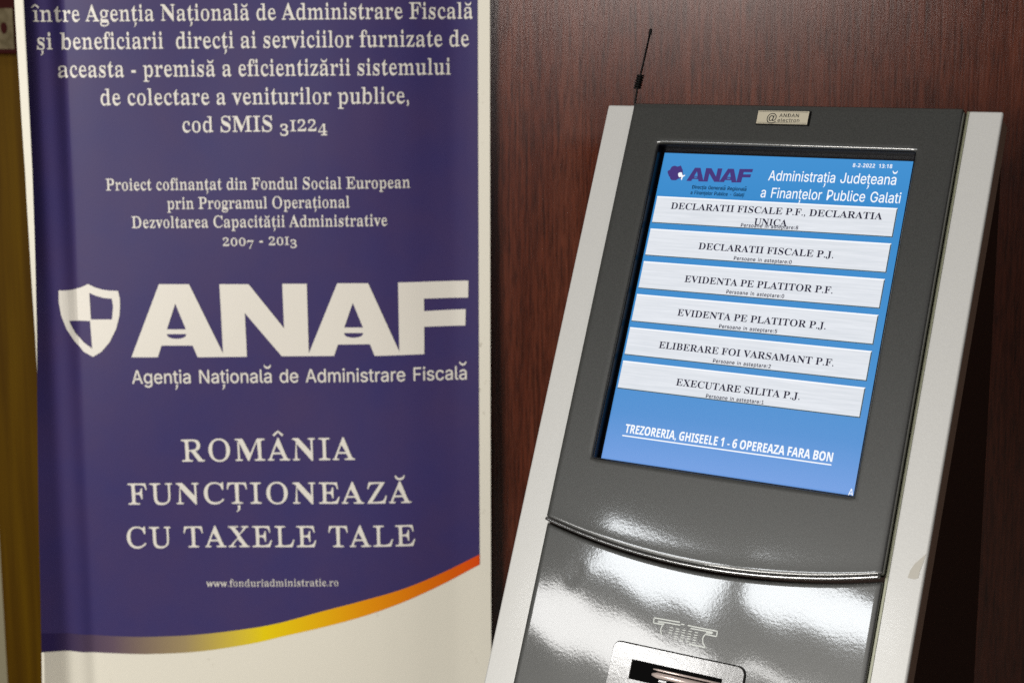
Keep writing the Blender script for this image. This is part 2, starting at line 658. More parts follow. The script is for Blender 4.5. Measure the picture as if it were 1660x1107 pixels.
def smooth_loop(pts, n=4):
    """closed Catmull-Rom through the points"""
    out = []
    k = len(pts)
    for i in range(k):
        p0, p1, p2, p3 = (Vector(pts[(i + j - 1) % k]) for j in range(4))
        for s in range(n):
            t = s / n
            q = 0.5 * ((2 * p1) + (p2 - p0) * t + (2 * p0 - 5 * p1 + 4 * p2 - p3) * t * t + (3 * p1 - p0 - 3 * p2 + p3) * t ** 3)
            out.append((q.x, q.y))
    return out


# ================================================================== SETTING
Y_WALL = 2.45
floor = box('floor', -4, 4, -3, Y_WALL + 1.2, -0.1, 0.0, M_FLOOR)
tag(floor, kind='structure')
wl = at(70, 500, Y_WALL).x
wall = box('wood_wall', wl + 0.05, 3.2, Y_WALL, Y_WALL + 0.06, 0, 3.2, M_WOOD)
tag(wall, kind='structure')
back = box('plaster_wall', -3.5, wl + 0.3, Y_WALL + 0.62, Y_WALL + 0.7, 0, 3.2, M_PLASTER)
tag(back, kind='structure')

# golden brown door left of the banner
YD = Y_WALL + 0.45
xl0 = at(4, 980, YD).x
door = empty('wooden_door', (xl0 + 0.45, YD, 0))
tag(door, 'golden brown varnished wooden door, out of focus behind the left edge of the banner', 'door')
box('door_leaf', -0.45, 0.45, 0.0, 0.045, 0.02, 2.15, M_GOLD, door, bevel=0.004)
# small cream notice on a dark red holder
YN = YD - 0.055
n0, n1 = at(-60, -40, YN), at(30, 88, YN)
notice = empty('notice_holder', ((n0.x + n1.x) / 2, YD - 0.015, n1.z))
tag(notice, 'small cream notice in a dark red holder fixed high on the golden door', 'notice')
bx = (n1.x - n0.x) / 2
hz = n0.z - n1.z
box('holder', -bx, bx, -0.04, 0.012, 0, hz, M_NRED, notice, bevel=0.003)
za = at(0, 80, YN).z - n1.z
zb = at(0, 14, YN).z - n1.z
box('notice_sheet', -bx + 0.004, bx - 0.006, -0.0425, -0.0405, za, zb, M_NOTICE, notice)
ec = at(7, 46, YN)
v = []
for i in range(16):
    a = 2 * math.pi * i / 16
    v.append((ec.x - notice.location.x + 0.0055 * math.cos(a), -0.0435, ec.z - n1.z + 0.010 * math.sin(a)))
pyd('red_mark', v, [tuple(range(16))], M_NRED, notice)

# ================================================================== ROLL-UP BANNER
Y_B = 2.412
bl, br = at(61, 700, Y_B), at(795, 600, Y_B)
B_ROOT = Vector(((bl.x + br.x) / 2, Y_B, 0))
banner = empty('roll_up_banner', B_ROOT)
tag(banner, 'tall white roll-up banner with purple print and lettering about taxes, left of the kiosk', 'banner')


def bq(px, py):
    """photograph pixel to a place on the hanging sheet (x across, z height), its waves included"""
    p = at(px, py, Y_B)
    for _ in range(6):
        p = at(px, py, Y_B + D(p.x - B_ROOT.x, p.z))
    return p.x - B_ROOT.x, p.z


# wave of the hanging sheet: pieces of slope across the width (photo px at mid height, slope dY/dx)
SLOPE = [(30, 2.2), (80, 2.2), (87, 1.2), (93, 0.45), (103, 0.35), (110, 0.60), (117, 1.0), (124, 0.9), (128, -0.05), (140, -0.07), (200, -0.03),
         (300, 0.0), (400, -0.03), (520, -0.04), (590, 0.03), (640, 0.15), (690, 0.29), (725, 0.24), (750, 0.0), (770, -0.10), (800, -0.10)]


def slope_at(px):
    for (a, s), (b, t) in zip(SLOPE, SLOPE[1:]):
        if a <= px <= b:
            k = (px - a) / (b - a)
            k = k * k * (3 - 2 * k)
            return s + (t - s) * k
    return SLOPE[0][1] if px < SLOPE[0][0] else SLOPE[-1][1]


XS_PX = [30 + i for i in range(0, 772)]
_H = [0.0]
MPP = Y_B / (F * math.cos(PITCH))
for i in range(1, len(XS_PX)):
    _H.append(_H[-1] + slope_at(XS_PX[i] - 0.5) * MPP)
h400 = _H[370]


def D(x, z):
    """how far the sheet stands back from its plane at banner x, height z"""
    px = CX + (x + B_ROOT.x) / MPP
    px += 0.012 * 0                       # folds run straight down
    i = (px - 30)
    i = max(0.0, min(len(_H) - 1.001, i))
    k = int(i)
    h = _H[k] + (_H[k + 1] - _H[k]) * (i - k)
    hang = 0.0025 * math.sin(4.0 * z + 6 * x) + 0.0015 * math.sin(9 * z - 11 * x)
    return (h - h400) * max(0.35, min(1.0, 0.45 + 0.95 * (z - 1.0))) + hang


Z0, Z1 = 0.10, 2.02
GX = [i * 0.004 for i in range(-120, 121)]


def edge_px(tbl, z):
    """x of an edge at height z from (px,py) samples"""
    P = [bq(*p) for p in tbl]
    P.sort(key=lambda q: q[1])
    if z <= P[0][1]:
        return P[0][0]
    for a, b in zip(P, P[1:]):
        if a[1] <= z <= b[1]:
            k = (z - a[1]) / (b[1] - a[1])
            return a[0] + (b[0] - a[0]) * k
    return P[-1][0]


PURP_L0 = [(39.5, 0), (46.5, 140), (53, 280), (57, 410), (60, 540), (61.5, 740), (62.5, 820), (65.5, 950), (67.6, 1060), (68.2, 1107)]
PURP_L = PURP_L0
PURP_R = [(774.3, 0), (775.2, 280), (776.3, 600), (777.5, 900), (778, 1107)]
OUT_R = [(794.2, 0), (794.4, 280), (794.8, 600), (795.9, 950), (796.6, 1107)]


def grid(name, xl, xr, zlist, m, parent, off, nx=150):
    """sheet patch following the wave, between edge functions xl(z), xr(z)"""
    V, Fc = [], []
    for z in zlist:
        a, b = xl(z), xr(z)
        for i in range(nx + 1):
            x = a + (b - a) * i / nx
            V.append((x, D(x, z) - off, z))
    for j in range(len(zlist) - 1):
        for i in range(nx):
            k = j * (nx + 1) + i
            Fc.append((k, k + 1, k + nx + 2, k + nx + 1))
    return pyd(name, V, Fc, m, parent, smooth=True)


zl = [Z0 + (Z1 - Z0) * i / 70 for i in range(71)]
LE = lambda z: edge_px(PURP_L, z)
RE = lambda z: edge_px(PURP_R, z)
OE = lambda z: edge_px(OUT_R, z)
# white sheet with its left margin curling back, more towards the bottom
V, Fc = [], []
NXS = 170
z_top, z_gone = bq(50, 0)[1], bq(60, 730)[1]
for z in zl:
    a, b = LE(z), OE(z)
    k = max(0.0, min(1.0, (z_top - z) / (z_top - z_gone)))
    ang = math.radians(5 + 92 * k ** 1.6)
    for j in range(4, 0, -1):
        s = 0.0140 * j / 4
        V.append((a - s * math.cos(ang), D(a, z) + s * math.sin(ang) + 0.0004, z))
    for i in range(NXS + 1):
        x = a + (b - a) * i / NXS
        V.append((x, D(x, z), z))
row = NXS + 5
for j in range(len(zl) - 1):
    for i in range(row - 1):
        k = j * row + i
        Fc.append((k, k + 1, k + row + 1, k + row))
sheet = pyd('sheet', V, Fc, M_WHITE, banner, smooth=True)

BAND_LO = [(60, 1062), (68.7, 1058.5), (76, 1054.5), (88, 1051.5), (109, 1050), (155.6, 1054.6), (207.4, 1058), (259, 1059), (337, 1054.6), (420, 1041.7), (464.8, 1031), (529.6, 1015.7), (594.4, 997.6), (659, 973.7), (724, 943), (779, 913.2)]
BAND_HI = [(60, 1019), (101, 1021), (155.6, 1026.6), (207.4, 1030.5), (259, 1031.3), (337, 1027.4), (420, 1017), (464.8, 1008), (529.6, 989.8), (594.4, 972.4), (659, 952.8), (724, 925), (779, 897.2)]


def curve_z(tbl, x):
    P = [bq(*p) for p in tbl]
    if x <= P[0][0]:
        return P[0][1]
    for i in range(len(P) - 1):
        if P[i][0] <= x <= P[i + 1][0]:
            k = (x - P[i][0]) / (P[i + 1][0] - P[i][0])
            p0 = P[max(i - 1, 0)]
            p3 = P[min(i + 2, len(P) - 1)]
            s1 = (P[i + 1][1] - p0[1]) / (P[i + 1][0] - p0[0])
            s2 = (p3[1] - P[i][1]) / (p3[0] - P[i][0])
            h = P[i + 1][0] - P[i][0]
            return ((2 * k ** 3 - 3 * k * k + 1) * P[i][1] + (k ** 3 - 2 * k * k + k) * h * s1
                    + (-2 * k ** 3 + 3 * k * k) * P[i + 1][1] + (k ** 3 - k * k) * h * s2)
    return P[-1][1]


def cols(name, lo, hi, m, off, nx=170, nz=40):
    V, Fc = [], []
    for i in range(nx + 1):
        t = i / nx
        xm = LE(1.1) + (RE(1.1) - LE(1.1)) * t
        za, zb = lo(xm), hi(xm)
        for j in range(nz + 1):
            z = za + (zb - za) * j / nz
            x = LE(z) + (RE(z) - LE(z)) * t
            V.append((x, D(x, z) - off, z))
    for i in range(nx):
        for j in range(nz):
            k = i * (nz + 1) + j
            Fc.append((k, k + nz + 1, k + nz + 2, k + 1))
    return pyd(name, V, Fc, m, banner, smooth=True)


cols('purple_print', lambda x: curve_z(BAND_LO, x), lambda x: Z1, M_PURPLE, 0.0005, 170, 60)
smr.inputs['From Min'].default_value = bq(85, 1000)[0]
smr.inputs['From Max'].default_value = bq(778, 1000)[0]
cols('colour_stripe', lambda x: curve_z(BAND_LO, x) - 0.0002, lambda x: curve_z(BAND_HI, x), M_STRIPE, 0.0009, 170, 4)


def drape(name, V2, Fc, m, off=0.0012):
    """put a flat outline (banner x, z) onto the waving sheet"""
    bm = bmesh.new()
    vs = [bm.verts.new((x, 0, z)) for x, z in V2]
    for p in Fc:
        try:
            bm.faces.new([vs[k] for k in p])
        except ValueError:
            pass
    x0, x1 = min(p[0] for p in V2), max(p[0] for p in V2)
    for g in GX:
        if x0 < g < x1:
            bmesh.ops.bisect_plane(bm, geom=bm.verts[:] + bm.edges[:] + bm.faces[:], plane_co=(g, 0, 0), plane_no=(1, 0, 0))
    for q in bm.verts:
        q.co.y = D(q.co.x, q.co.z) - off
    bmesh.ops.recalc_face_normals(bm, faces=bm.faces)
    me = bpy.data.meshes.new(name)
    bm.to_mesh(me)
    bm.free()
    if me.polygons and sum(p.normal.y for p in me.polygons) > 0:
        me.flip_normals()
    return link(name, me, m, banner)


def banner_text(s, st, A, B, cap_px, track=0.0):
    a, b = Vector(bq(*A)), Vector(bq(*B))
    cap = cap_px * MPP
    V, Fc = text2d(s, st, track)
    ex = b - a
    ey = Vector((-ex.y, ex.x)).normalized() * cap
    drape('lettering', [tuple(a + ex * x + ey * y) for x, y in V], Fc, M_PRINT)


banner_text('între Agenția Națională de Administrare Fiscală', 'gara', (51.9, 35.4), (766.9, 30.4), 25)
banner_text('și beneficiarii  direcți ai serviciilor furnizate de', 'gara', (60.7, 80.5), (760.6, 75.4), 25.5)
banner_text('aceasta - premisă a eficientizării sistemului', 'gara', (94.9, 125.8), (731, 121), 25.5)
banner_text('de colectare a veniturilor publice,', 'gara', (164, 170.8), (663.2, 167.5), 25.5)
banner_text('cod SMIS 31224', 'gara', (296.6, 214.6), (530.8, 212.5), 24.5)
banner_text('Proiect cofinanțat din Fondul Social European', 'gara', (172, 308.8), (665.2, 304.3), 18.5)
banner_text('prin Programul Operațional', 'gara', (271.3, 339), (567, 336.4), 18.5)
banner_text('Dezvoltarea Capacității Administrative', 'gara', (213.8, 369.6), (628.2, 365.8), 18.5)
banner_text('2007 - 2013', 'gara', (361.8, 398.7), (481, 396.6), 18)
banner_text('Agenția Națională de Administrare Fiscală', 'sans', (214.6, 621.5), (756.8, 614.6), 22)
banner_text('ROMÂNIA', 'caps', (294.8, 747.5), (576.4, 744.5), 37, 0.05)
banner_text('FUNCȚIONEAZĂ', 'caps', (208, 817), (667.7, 814), 35.8, 0.05)
banner_text('CU TAXELE TALE', 'caps', (206.9, 887.4), (673.5, 883.5), 35.8, 0.05)
banner_text('www.fonduriadministratie.ro', 'garas', (334.5, 950.4), (548.6, 948.9), 12.5)

ANAF = [(213.4, 578.8), (257.8, 460.6), (306.6, 460.6), (361.9, 572.7), (355.9, 460.6), (403.1, 460.6), (460.7, 532), (457.7, 459.9), (497.4, 459.9),
        (500.7, 572.9), (546.8, 459.1), (596.9, 459.1), (647.5, 569.9), (645.4, 457.9), (759.3, 454.8), (758.8, 482.2), (687.2, 483.9), (687.7, 504.2),
        (755, 500.9), (754.3, 527.5), (687.7, 529.5), (687.9, 573.7), (607.5, 576.7), (599.9, 557.7), (548, 558.2), (541.7, 576.7), (457, 577.2),
        (397, 507.2), (400.5, 578), (320.7, 578.8), (312.5, 559.9), (262.2, 559.9), (256.1, 578.8)]


def bowl(x0, x1, y0, y1):
    xm, r = (x0 + x1) / 2, (x1 - x0) / 2
    return [(x0, y0), (x1, y0)] + [(xm + r * math.cos(a), y0 + (y1 - y0) * math.sin(a) ** 0.8) for a in [math.pi * i / 12 for i in range(1, 12)]]


ANAF_H = [[(284.3, 492), (270.8, 533.7), (301.6, 533.7)], bowl(270.8, 302.3, 541.3, 549),
          [(572, 490.8), (558.1, 530.7), (588.5, 530.7)], bowl(557.8, 588.8, 539.6, 547.2)]
V, Fc = fill2d([[bq(*p) for p in lp] for lp in [ANAF] + ANAF_H])
drape('agency_logo', V, Fc, M_PRINT)
z5 = lambda pts: [(80 + x / 4.611, 440 + y / 4.611) for x, y in pts]
SH = [(70, 142), (125, 142), (180, 135), (240, 118), (290, 94), (345, 120), (400, 136), (455, 143), (515, 145), (527, 200), (530, 250), (525, 330), (500, 430), (450, 530), (390, 600), (328, 637),
      (260, 600), (190, 520), (130, 430), (90, 330), (72, 230)]
S1 = [(300, 160), (350, 182), (410, 198), (468, 203), (478, 260), (470, 358), (312, 358)]
S2 = [(150, 368), (306, 370), (322, 576), (260, 530), (200, 465), (168, 410)]
V, Fc = fill2d([[bq(*p) for p in z5(lp)] for lp in (SH, S1, S2)])
drape('shield_emblem', V, Fc, M_PRINT)

# stand: rear pole, top bar, floor cassette
hw = (br.x - bl.x) / 2
M_ALU = mat('brushed_aluminium', (0.6, 0.6, 0.6), 0.35, 0.9)
tube('pole', [(0, 0.030, 0.08), (0, 0.030, 2.03)], 0.006, M_ALU, banner)
box('top_bar', -hw, hw, -0.012, 0.030, 2.01, 2.04, M_ALU, banner, bevel=0.004)
box('cassette', -hw - 0.02, hw + 0.02, -0.10, 0.030, 0.0, 0.10, M_ALU, banner, bevel=0.012)

# ================================================================== TICKET KIOSK
kiosk = empty('ticket_kiosk', K_ROOT, -YAW)
tag(kiosk, 'sloping grey and silver queue ticket kiosk with a lit blue touch screen', 'kiosk')

UL, UR, VT, VE, VM = -0.0420, 0.3480, -0.0490, 0.4488, 0.4722     # panel edges, lip at its ends and in the middle
V_END = 0.86
OPEN = (0.0, 0.305, 0.0, 0.3734)


def lip(u):
    s = (u - UL) / (UR - UL) * 2 - 1
    return VM - (VM - VE) * abs(s) ** 2.0


def flare(u, v):
    """the upper panel swells out just above the lip"""
    t = max(0.0, (v - (lip(u) - 0.018)) / 0.018)
    return 0.0003 * t ** 2.0


def heightfield(name, us, vs, zf, skirt, m, hole=None, bevel=0.0025):
    """panel skin; vs: list of functions v(u); hole: index ranges; then a skirt folded back along every border"""
    bm = bmesh.new()
    G = []
    for fv in vs:
        G.append([bm.verts.new(fp(u, fv(u), zf(u, fv(u)))) for u in us])
    for j in range(len(vs) - 1):
        for i in range(len(us) - 1):
            if hole and hole[0] <= i < hole[1] and hole[2] <= j < hole[3]:
                continue
            bm.faces.new((G[j][i], G[j + 1][i], G[j + 1][i + 1], G[j][i + 1]))
    be = [e for e in bm.edges if e.is_boundary]
    ex = bmesh.ops.extrude_edge_only(bm, edges=be)
    for q in ex['geom']:
        if isinstance(q, bmesh.types.BMVert):
            q.co -= NN * skirt
    bmesh.ops.recalc_face_normals(bm, faces=bm.faces)
    me = bpy.data.meshes.new(name)
    bm.to_mesh(me)
    bm.free()
    if sum(p.normal.dot(NN) for p in me.polygons if abs(p.normal.dot(NN)) > 0.7) < 0:
        me.flip_normals()
    o = link(name, me, m, kiosk, smooth=True)
    b = o.modifiers.new('bevel', 'BEVEL')
    b.width = bevel
    b.segments = 3
    b.limit_method = 'ANGLE'
    b.angle_limit = math.radians(50)
    return o


def span(a, b, n):
    return [a + (b - a) * i / n for i in range(n)]


us = span(UL, OPEN[0], 6) + span(OPEN[0], OPEN[1], 44) + span(OPEN[1], UR, 6) + [UR]
rows = [(lambda u, q=q: q) for q in span(VT, OPEN[2], 7) + span(OPEN[2], OPEN[3], 50)]
for i in range(17):
    rows.append(lambda u, t=i / 16: OPEN[3] + (lip(u) - 0.002 - OPEN[3]) * t)
upper = heightfield('screen_fascia', us, rows, flare, 0.0135, M_GREY, (6, 50, 7, 57))


# rolled bead under the lip
def bead(name, dv, dw, rad, m, n=180):
    pts = []
    for i in range(n + 1):
        u = UL + 0.0015 + (UR - UL - 0.003) * i / n
        pts.append(fp(u, lip(u) + dv, dw))
    return tube(name, pts, rad, m, kiosk, 14)


bead('lip_bead', -0.0005, 0.0008, 0.0020, M_TRIM)


# lower panel: gentle swelling, small dent
def lowf(u, v):
    h = -0.0055
    t = min(1.0, max(0.0, (v - lip(u)) / 0.035))
    h += 0.00003 * math.sin(u * 41 + 1.0) * math.sin(v * 55) + 0.000016 * math.sin(u * 90 - v * 60)
    du, dv = (u - 0.005) / 0.006, (v - 0.504) / 0.011
    h -= 0.00014 * math.exp(-(du * du + dv * dv))
    return h


us2 = span(UL, UR, 64) + [UR]
rows2 = []
for i in range(81):
    rows2.append(lambda u, t=i / 80: lip(u) + 0.0035 + (V_END - lip(u) - 0.0035) * t)
heightfield('lower_panel', us2, rows2, lowf, 0.012, M_GREY, None, 0.002)

# silver side rails
for (a, b) in ((-0.0822, UL - 0.0006), (UR + 0.0010, 0.3868)):
    pts = [(a, -0.0505), (b, -0.0505), (b, V_END), (a, V_END)]
    rail = prism('side_rail', pts, fp, -0.011, -0.0165, M_SILVER, kiosk, bevel=0.0026, seg=3)
    e = 0.0006
    prism('rail_side_trim', [(a + e, -0.043), (a + 0.010, -0.0495), (b - 0.010, -0.0495), (b - e, -0.043), (b - e, V_END), (a + e, V_END)], fp, -0.0167, -0.038, M_SIDE, kiosk, bevel=0.001)  # added strip that carries the shaded look of the rail's side
prism('rail_inner_strip', [(UR + 0.0008, -0.049), (UR + 0.0034, -0.049), (UR + 0.0034, V_END), (UR + 0.0008, V_END)], fp, -0.0100, -0.0108, M_EDGE, kiosk)
# residue of a sticker on the right rail
st = [(1501.0, 897.8), (1483, 913), (1475.6, 923.7), (1471, 936), (1482, 938.7), (1488.5, 936.7), (1491, 926), (1496.5, 912)]
vs = [fp(*uv(x, y, -0.0107), -0.0107) for x, y in st]
pyd('adhesive_residue', vs, [tuple(range(len(vs)))], M_STAIN, kiosk)

# body behind the face, down to the floor
zc = fp(0, V_END, 0).z
p_top, p_bot = fp(0, -0.047, -0.037), fp(0, V_END, -0.037)
prof = [(p_top.y, p_top.z), (p_bot.y, p_bot.z), (p_bot.y + 0.02, p_bot.z - 0.05), (p_bot.y + 0.16, 0.04), (p_bot.y + 0.10, 0.0), (p_top.y + 0.10, 0.0), (p_top.y + 0.10, p_top.z - 0.03), (p_top.y + 0.07, p_top.z)]
prism('body', prof, lambda y, z, x: Vector((x, y, z)), -0.152 - 0.060, -0.152 + 0.355, M_BODY, kiosk, bevel=0.004)

# screen: black frame, lit picture
W_L = -0.0135
scr = prism('screen', [(-0.012, -0.012), (0.317, -0.012), (0.317, 0.385), (-0.012, 0.385)], fp, W_L - 0.0006, W_L - 0.010, M_BLACK, kiosk)
for q in ([(0.0004, 0.0004), (0.3046, 0.0004), (0.3046, 0.0012), (0.0004, 0.0012)], [(0.0004, 0.3722), (0.3046, 0.3722), (0.3046, 0.3730), (0.0004, 0.3730)],
          [(0.0004, 0.0012), (0.0012, 0.0012), (0.0012, 0.3722), (0.0004, 0.3722)], [(0.3038, 0.0012), (0.3046, 0.0012), (0.3046, 0.3722), (0.3038, 0.3722)]):
    prism('bezel_liner', q, fp, -0.0024, W_L - 0.0004, M_BLACK, scr)
l0, l1, t0, t1 = 0.0045, 0.3005, 0.0070, 0.3745


def flat(name, pts, w, m, parent):
    return pyd(name, [fp(a, b, w) for a, b in pts][::-1], [tuple(range(len(pts)))], m, parent)


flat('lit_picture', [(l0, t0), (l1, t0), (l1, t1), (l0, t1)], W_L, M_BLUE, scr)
e1 = 0.00025
for k in range(6):
    v0 = 0.0601 + 0.03937 * k
    v1 = v0 + 0.0326
    a, b = 0.0068, 0.2925
    w = W_L + e1
    V = [fp(a, v0, w), fp(b, v0, w), fp(b, v1, w), fp(a, v1, w)]
    bt = pyd('menu_button', V[::-1], [(0, 1, 2, 3)], M_TILE, scr)
    # light upper and dark lower and right edges of the drawn key
    hi = flat('menu_button_edge', [(a, v0), (b, v0), (b - 0.002, v0 + 0.0016), (a, v0 + 0.0016)], w + e1 * 0.5, M_LHI, scr)
    sh = pyd('menu_button_edge', [fp(*p, w + e1 * 0.5) for p in [(a, v1), (b, v1), (b, v0), (b - 0.0012, v0 + 0.0016), (b - 0.0012, v1 - 0.0011), (a, v1 - 0.0011)]][::-1],
             [(0, 1, 2, 3, 4, 5)], M_LSH, scr)

wt = W_L + 2.2 * e1


def st_text(s, st, A, B, cap, m, track=0.0):
    return face_text('lettering', s, st, A, B, cap, wt, m, scr, track)


CB = 0.0077
st_text('DECLARATII FISCALE P.F., DECLARATIA', 'times', (1086.8, 338.7), (1429.8, 356.4), CB, M_LNAVY)
st_text('UNICA', 'times', (1221.5, 364.6), (1275.3, 367.3), CB, M_LNAVY)
st_text('DECLARATII FISCALE P.J.', 'times', (1131.5, 404), (1350.4, 418.7), CB, M_LNAVY)
st_text('EVIDENTA PE PLATITOR P.F.', 'times', (1109, 457.1), (1349.2, 476.1), CB, M_LNAVY)
st_text('EVIDENTA PE PLATITOR P.J.', 'times', (1097.4, 511.5), (1338, 533.8), CB, M_LNAVY)
st_text('ELIBERARE FOI VARSAMANT P.F.', 'times', (1067.3, 564), (1350.8, 593.7), CB, M_LNAVY)
st_text('EXECUTARE SILITA P.J.', 'times', (1095.1, 624.3), (1295.8, 648), CB, M_LNAVY)
CS = 0.0042
for t, A, B in (('8', (1200.6, 367.8), (1293.5, 372.4)), ('0', (1189.2, 421.2), (1282.9, 428)), ('0', (1177.1, 475.6), (1270.7, 483.2)),
                ('5', (1165.2, 531.3), (1259.3, 540.1)), ('2', (1155.3, 587.3), (1249, 596.9)), ('1', (1143.9, 644.3), (1237.6, 655.1))):
    st_text('Persoane in asteptare:' + t, 'sansd', A, B, CS, M_LNAVY, 0.05)
st_text('8-2-2022  13:18', 'sansb', (1382.0, 271.2), (1446, 273.1), 0.0044, M_LWHITE, 0.03)
st_text('Administrația Județeană', 'sansm', (1244.9, 292.6), (1451.8, 300), 0.0117, M_LWHITE)
st_text('a Finanțelor Publice Galati', 'sansm', (1232.3, 320), (1458.8, 329.8), 0.0117, M_LWHITE)
st_text('Direcția Generală Regională', 'sansd', (1121.6, 306), (1209.6, 309.8), 0.0042, M_LSLATE)
st_text('a Finanțelor Publice - Galați', 'sansd', (1119, 314.9), (1205.8, 319), 0.0042, M_LSLATE)
st_text('TREZORERIA, GHISEELE 1 - 6 OPEREAZA FARA BON', 'sansx', (1012.4, 700.7), (1348.8, 748.5), 0.0098, M_LWHITE)
st_text('A', 'sansm', (1374, 803.2), (1382.6, 804.6), 0.0078, M_LWHITE)
ua, ub = Vector(uv(1009, 704.5, wt)), Vector(uv(1348, 752.3, wt))
flat('underline', [(ua.x, ua.y), (ub.x, ub.y), (ub.x, ub.y + 0.0014), (ua.x, ua.y + 0.0014)], wt, M_LWHITE, scr)

# agency logo on the screen
qa, qb, qt = Vector(uv(1112.6, 293.5, wt)), Vector(uv(1201, 297, wt)), Vector(uv(1220, 273, wt))


def to_scr(x, y):
    s = (x - 213.4) / (759.3 - 213.4)
    t = (578.8 - y) / (578.8 - 457)
    u = qa.x + (qb.x - qa.x) * (545.9 / 474.5) * s + 0.0012 * t
    return u, qa.y + (qb.y - qa.y) * s - 0.0168 * t


V, Fc = fill2d([[to_scr(*p) for p in lp] for lp in [ANAF] + ANAF_H])
pyd('agency_logo', [fp(a, b, wt) for a, b in V], Fc, M_LPURPLE, scr)
z9 = lambda pts: [uv(1060 + x / 9.222, 255 + y / 9.222, wt) for x, y in pts]
RO = [(203, 215), (222, 195), (240, 190), (252, 165), (268, 142), (310, 128), (350, 142), (378, 136), (400, 125), (415, 150), (418, 168), (430, 185), (434, 238), (440, 270), (432, 300),
      (405, 322), (375, 318), (350, 332), (330, 347), (265, 345), (245, 325), (240, 300), (222, 280), (215, 255), (207, 238)]
V, Fc = fill2d([z9(RO)])
pyd('country_map', [fp(a, b, wt) for a, b in V], Fc, M_LPURPLE, scr)
GA = [(363, 252), (383, 232), (418, 231), (426, 262), (442, 274), (466, 264), (461, 284), (441, 294), (428, 314), (416, 344), (404, 322), (412, 298), (380, 300), (368, 280)]
V, Fc = fill2d([smooth_loop(z9(GA), 3)])
pyd('county_map', [fp(a, b, wt + e1) for a, b in V], Fc, M_LWHITE, scr)

# maker's badge
bc = [uv(1229.2, 179.9, 0.003), uv(1311.5, 180.6, 0.003), uv(1308.9, 201.4, 0.003), uv(1225.9, 201.2, 0.003)]
bu0, bu1 = (bc[0][0] + bc[3][0]) / 2, (bc[1][0] + bc[2][0]) / 2
bv0, bv1 = (bc[0][1] + bc[1][1]) / 2, (bc[2][1] + bc[3][1]) / 2
badge = prism('badge', [(bu0 - .0006, bv0 - .0006), (bu1 + .0012, bv0 - .0006), (bu1 + .0012, bv1 + .0012), (bu0 - .0006, bv1 + .0012)], fp, 0.0002, 0.0024, M_RUB, kiosk)  # wider black margin right and below stands in for the plate's edge shadow
plate = prism('badge_plate', [(bu0, bv0), (bu1, bv0), (bu1, bv1), (bu0, bv1)], fp, 0.0024, 0.0030, M_BADGE, badge)
wb = 0.0032
ring = 0.0004
bw = bu1 - bu0
flat('badge_border', [(bu0 + .001, bv0 + .001), (bu1 - .001, bv0 + .001), (bu1 - .001, bv0 + .001 + ring), (bu0 + .001, bv0 + .001 + ring)], wb, M_INK, badge)
flat('badge_border', [(bu0 + .001, bv1 - .001 - ring), (bu1 - .001, bv1 - .001 - ring), (bu1 - .001, bv1 - .001), (bu0 + .001, bv1 - .001)], wb, M_INK, badge)
face_text('lettering', '@', 'bold', (1242.2, 196.5), (1258, 196.8), 0.0088, wb, M_INK, badge)
face_text('lettering', 'ANDAN', 'sansm', (1263, 190.3), (1294.5, 190.6), 0.0042, wb, M_INK, badge, 0.05)
face_text('lettering', 'electron', 'sansm', (1260, 198.2), (1295.2, 198.5), 0.0044, wb, M_INK, badge, 0.05)

# printed ticket symbol
W_I = -0.0052
z3 = lambda pts: [Vector(uv(1020 + x / 7.905, 990 + y / 7.905, W_I)) for x, y in pts]


def strokes(name, lines, width, parent, m, w):
    V, Fc = [], []
    for P in lines:
        n = len(P)
        b = len(V)
        for i in range(n):
            t = (P[min(i + 1, n - 1)] - P[max(i - 1, 0)]).normalized()
            q = Vector((-t.y, t.x)) * width / 2
            V.append(fp(*(P[i] + q), w)); V.append(fp(*(P[i] - q), w))
        for i in range(n - 1):
            Fc.append((b + 2 * i, b + 2 * i + 1, b + 2 * i + 3, b + 2 * i + 2))
    return pyd(name, V, Fc, m, parent)


LN = [[(320, 85), (650, 142)], [(790, 192), (1130, 258)], [(320, 85), (312, 150)], [(312, 150), (432, 172)], [(1130, 258), (1120, 325)], [(1120, 325), (985, 298)],
      [(372, 128), (655, 180)], [(372, 128), (372, 140)], [(372, 140), (450, 152)], [(785, 220), (1070, 272)], [(1070, 272), (1066, 286)], [(1066, 286), (985, 276)],
      [(665, 165), (710, 175)], [(750, 182), (800, 192)],
      [(450, 155), (425, 185), (408, 220), (405, 260), (415, 305)], [(985, 290), (955, 320), (940, 355), (945, 410), (978, 468)], [(978, 468), (770, 420)]]
strokes('ticket_symbol', [z3(p) for p in LN], 0.0013, kiosk, M_ICON, W_I)
DS = []
for r_ in range(5):
    for c_ in range(5):
        x0 = 520 + c_ * 80 - r_ * 8
        y0 = 208 + c_ * 16 + r_ * 32
        if r_ >= 3 and c_ < 1:
            continue
        DS.append([(x0, y0), (x0 + 44, y0 + 8)])
strokes('ticket_symbol', [z3(p) for p in DS], 0.0009, kiosk, M_ICON, W_I)

# ticket outlet: polished frame, dark slot, steel rollers
fu0, fu1, fv0, fv1 = 0.0715, 0.2235, 0.5645, 0.6350


def rrect(u0, u1, v0, v1, r, n=6):
    out = []
    for cx_, cy_, a0 in ((u1 - r, v0 + r, -90), (u1 - r, v1 - r, 0), (u0 + r, v1 - r, 90), (u0 + r, v0 + r, 180)):
        for i in range(n + 1):
            a = math.radians(a0 + 90 * i / n)
            out.append((cx_ + r * math.cos(a), cy_ + r * math.sin(a)))
    return out


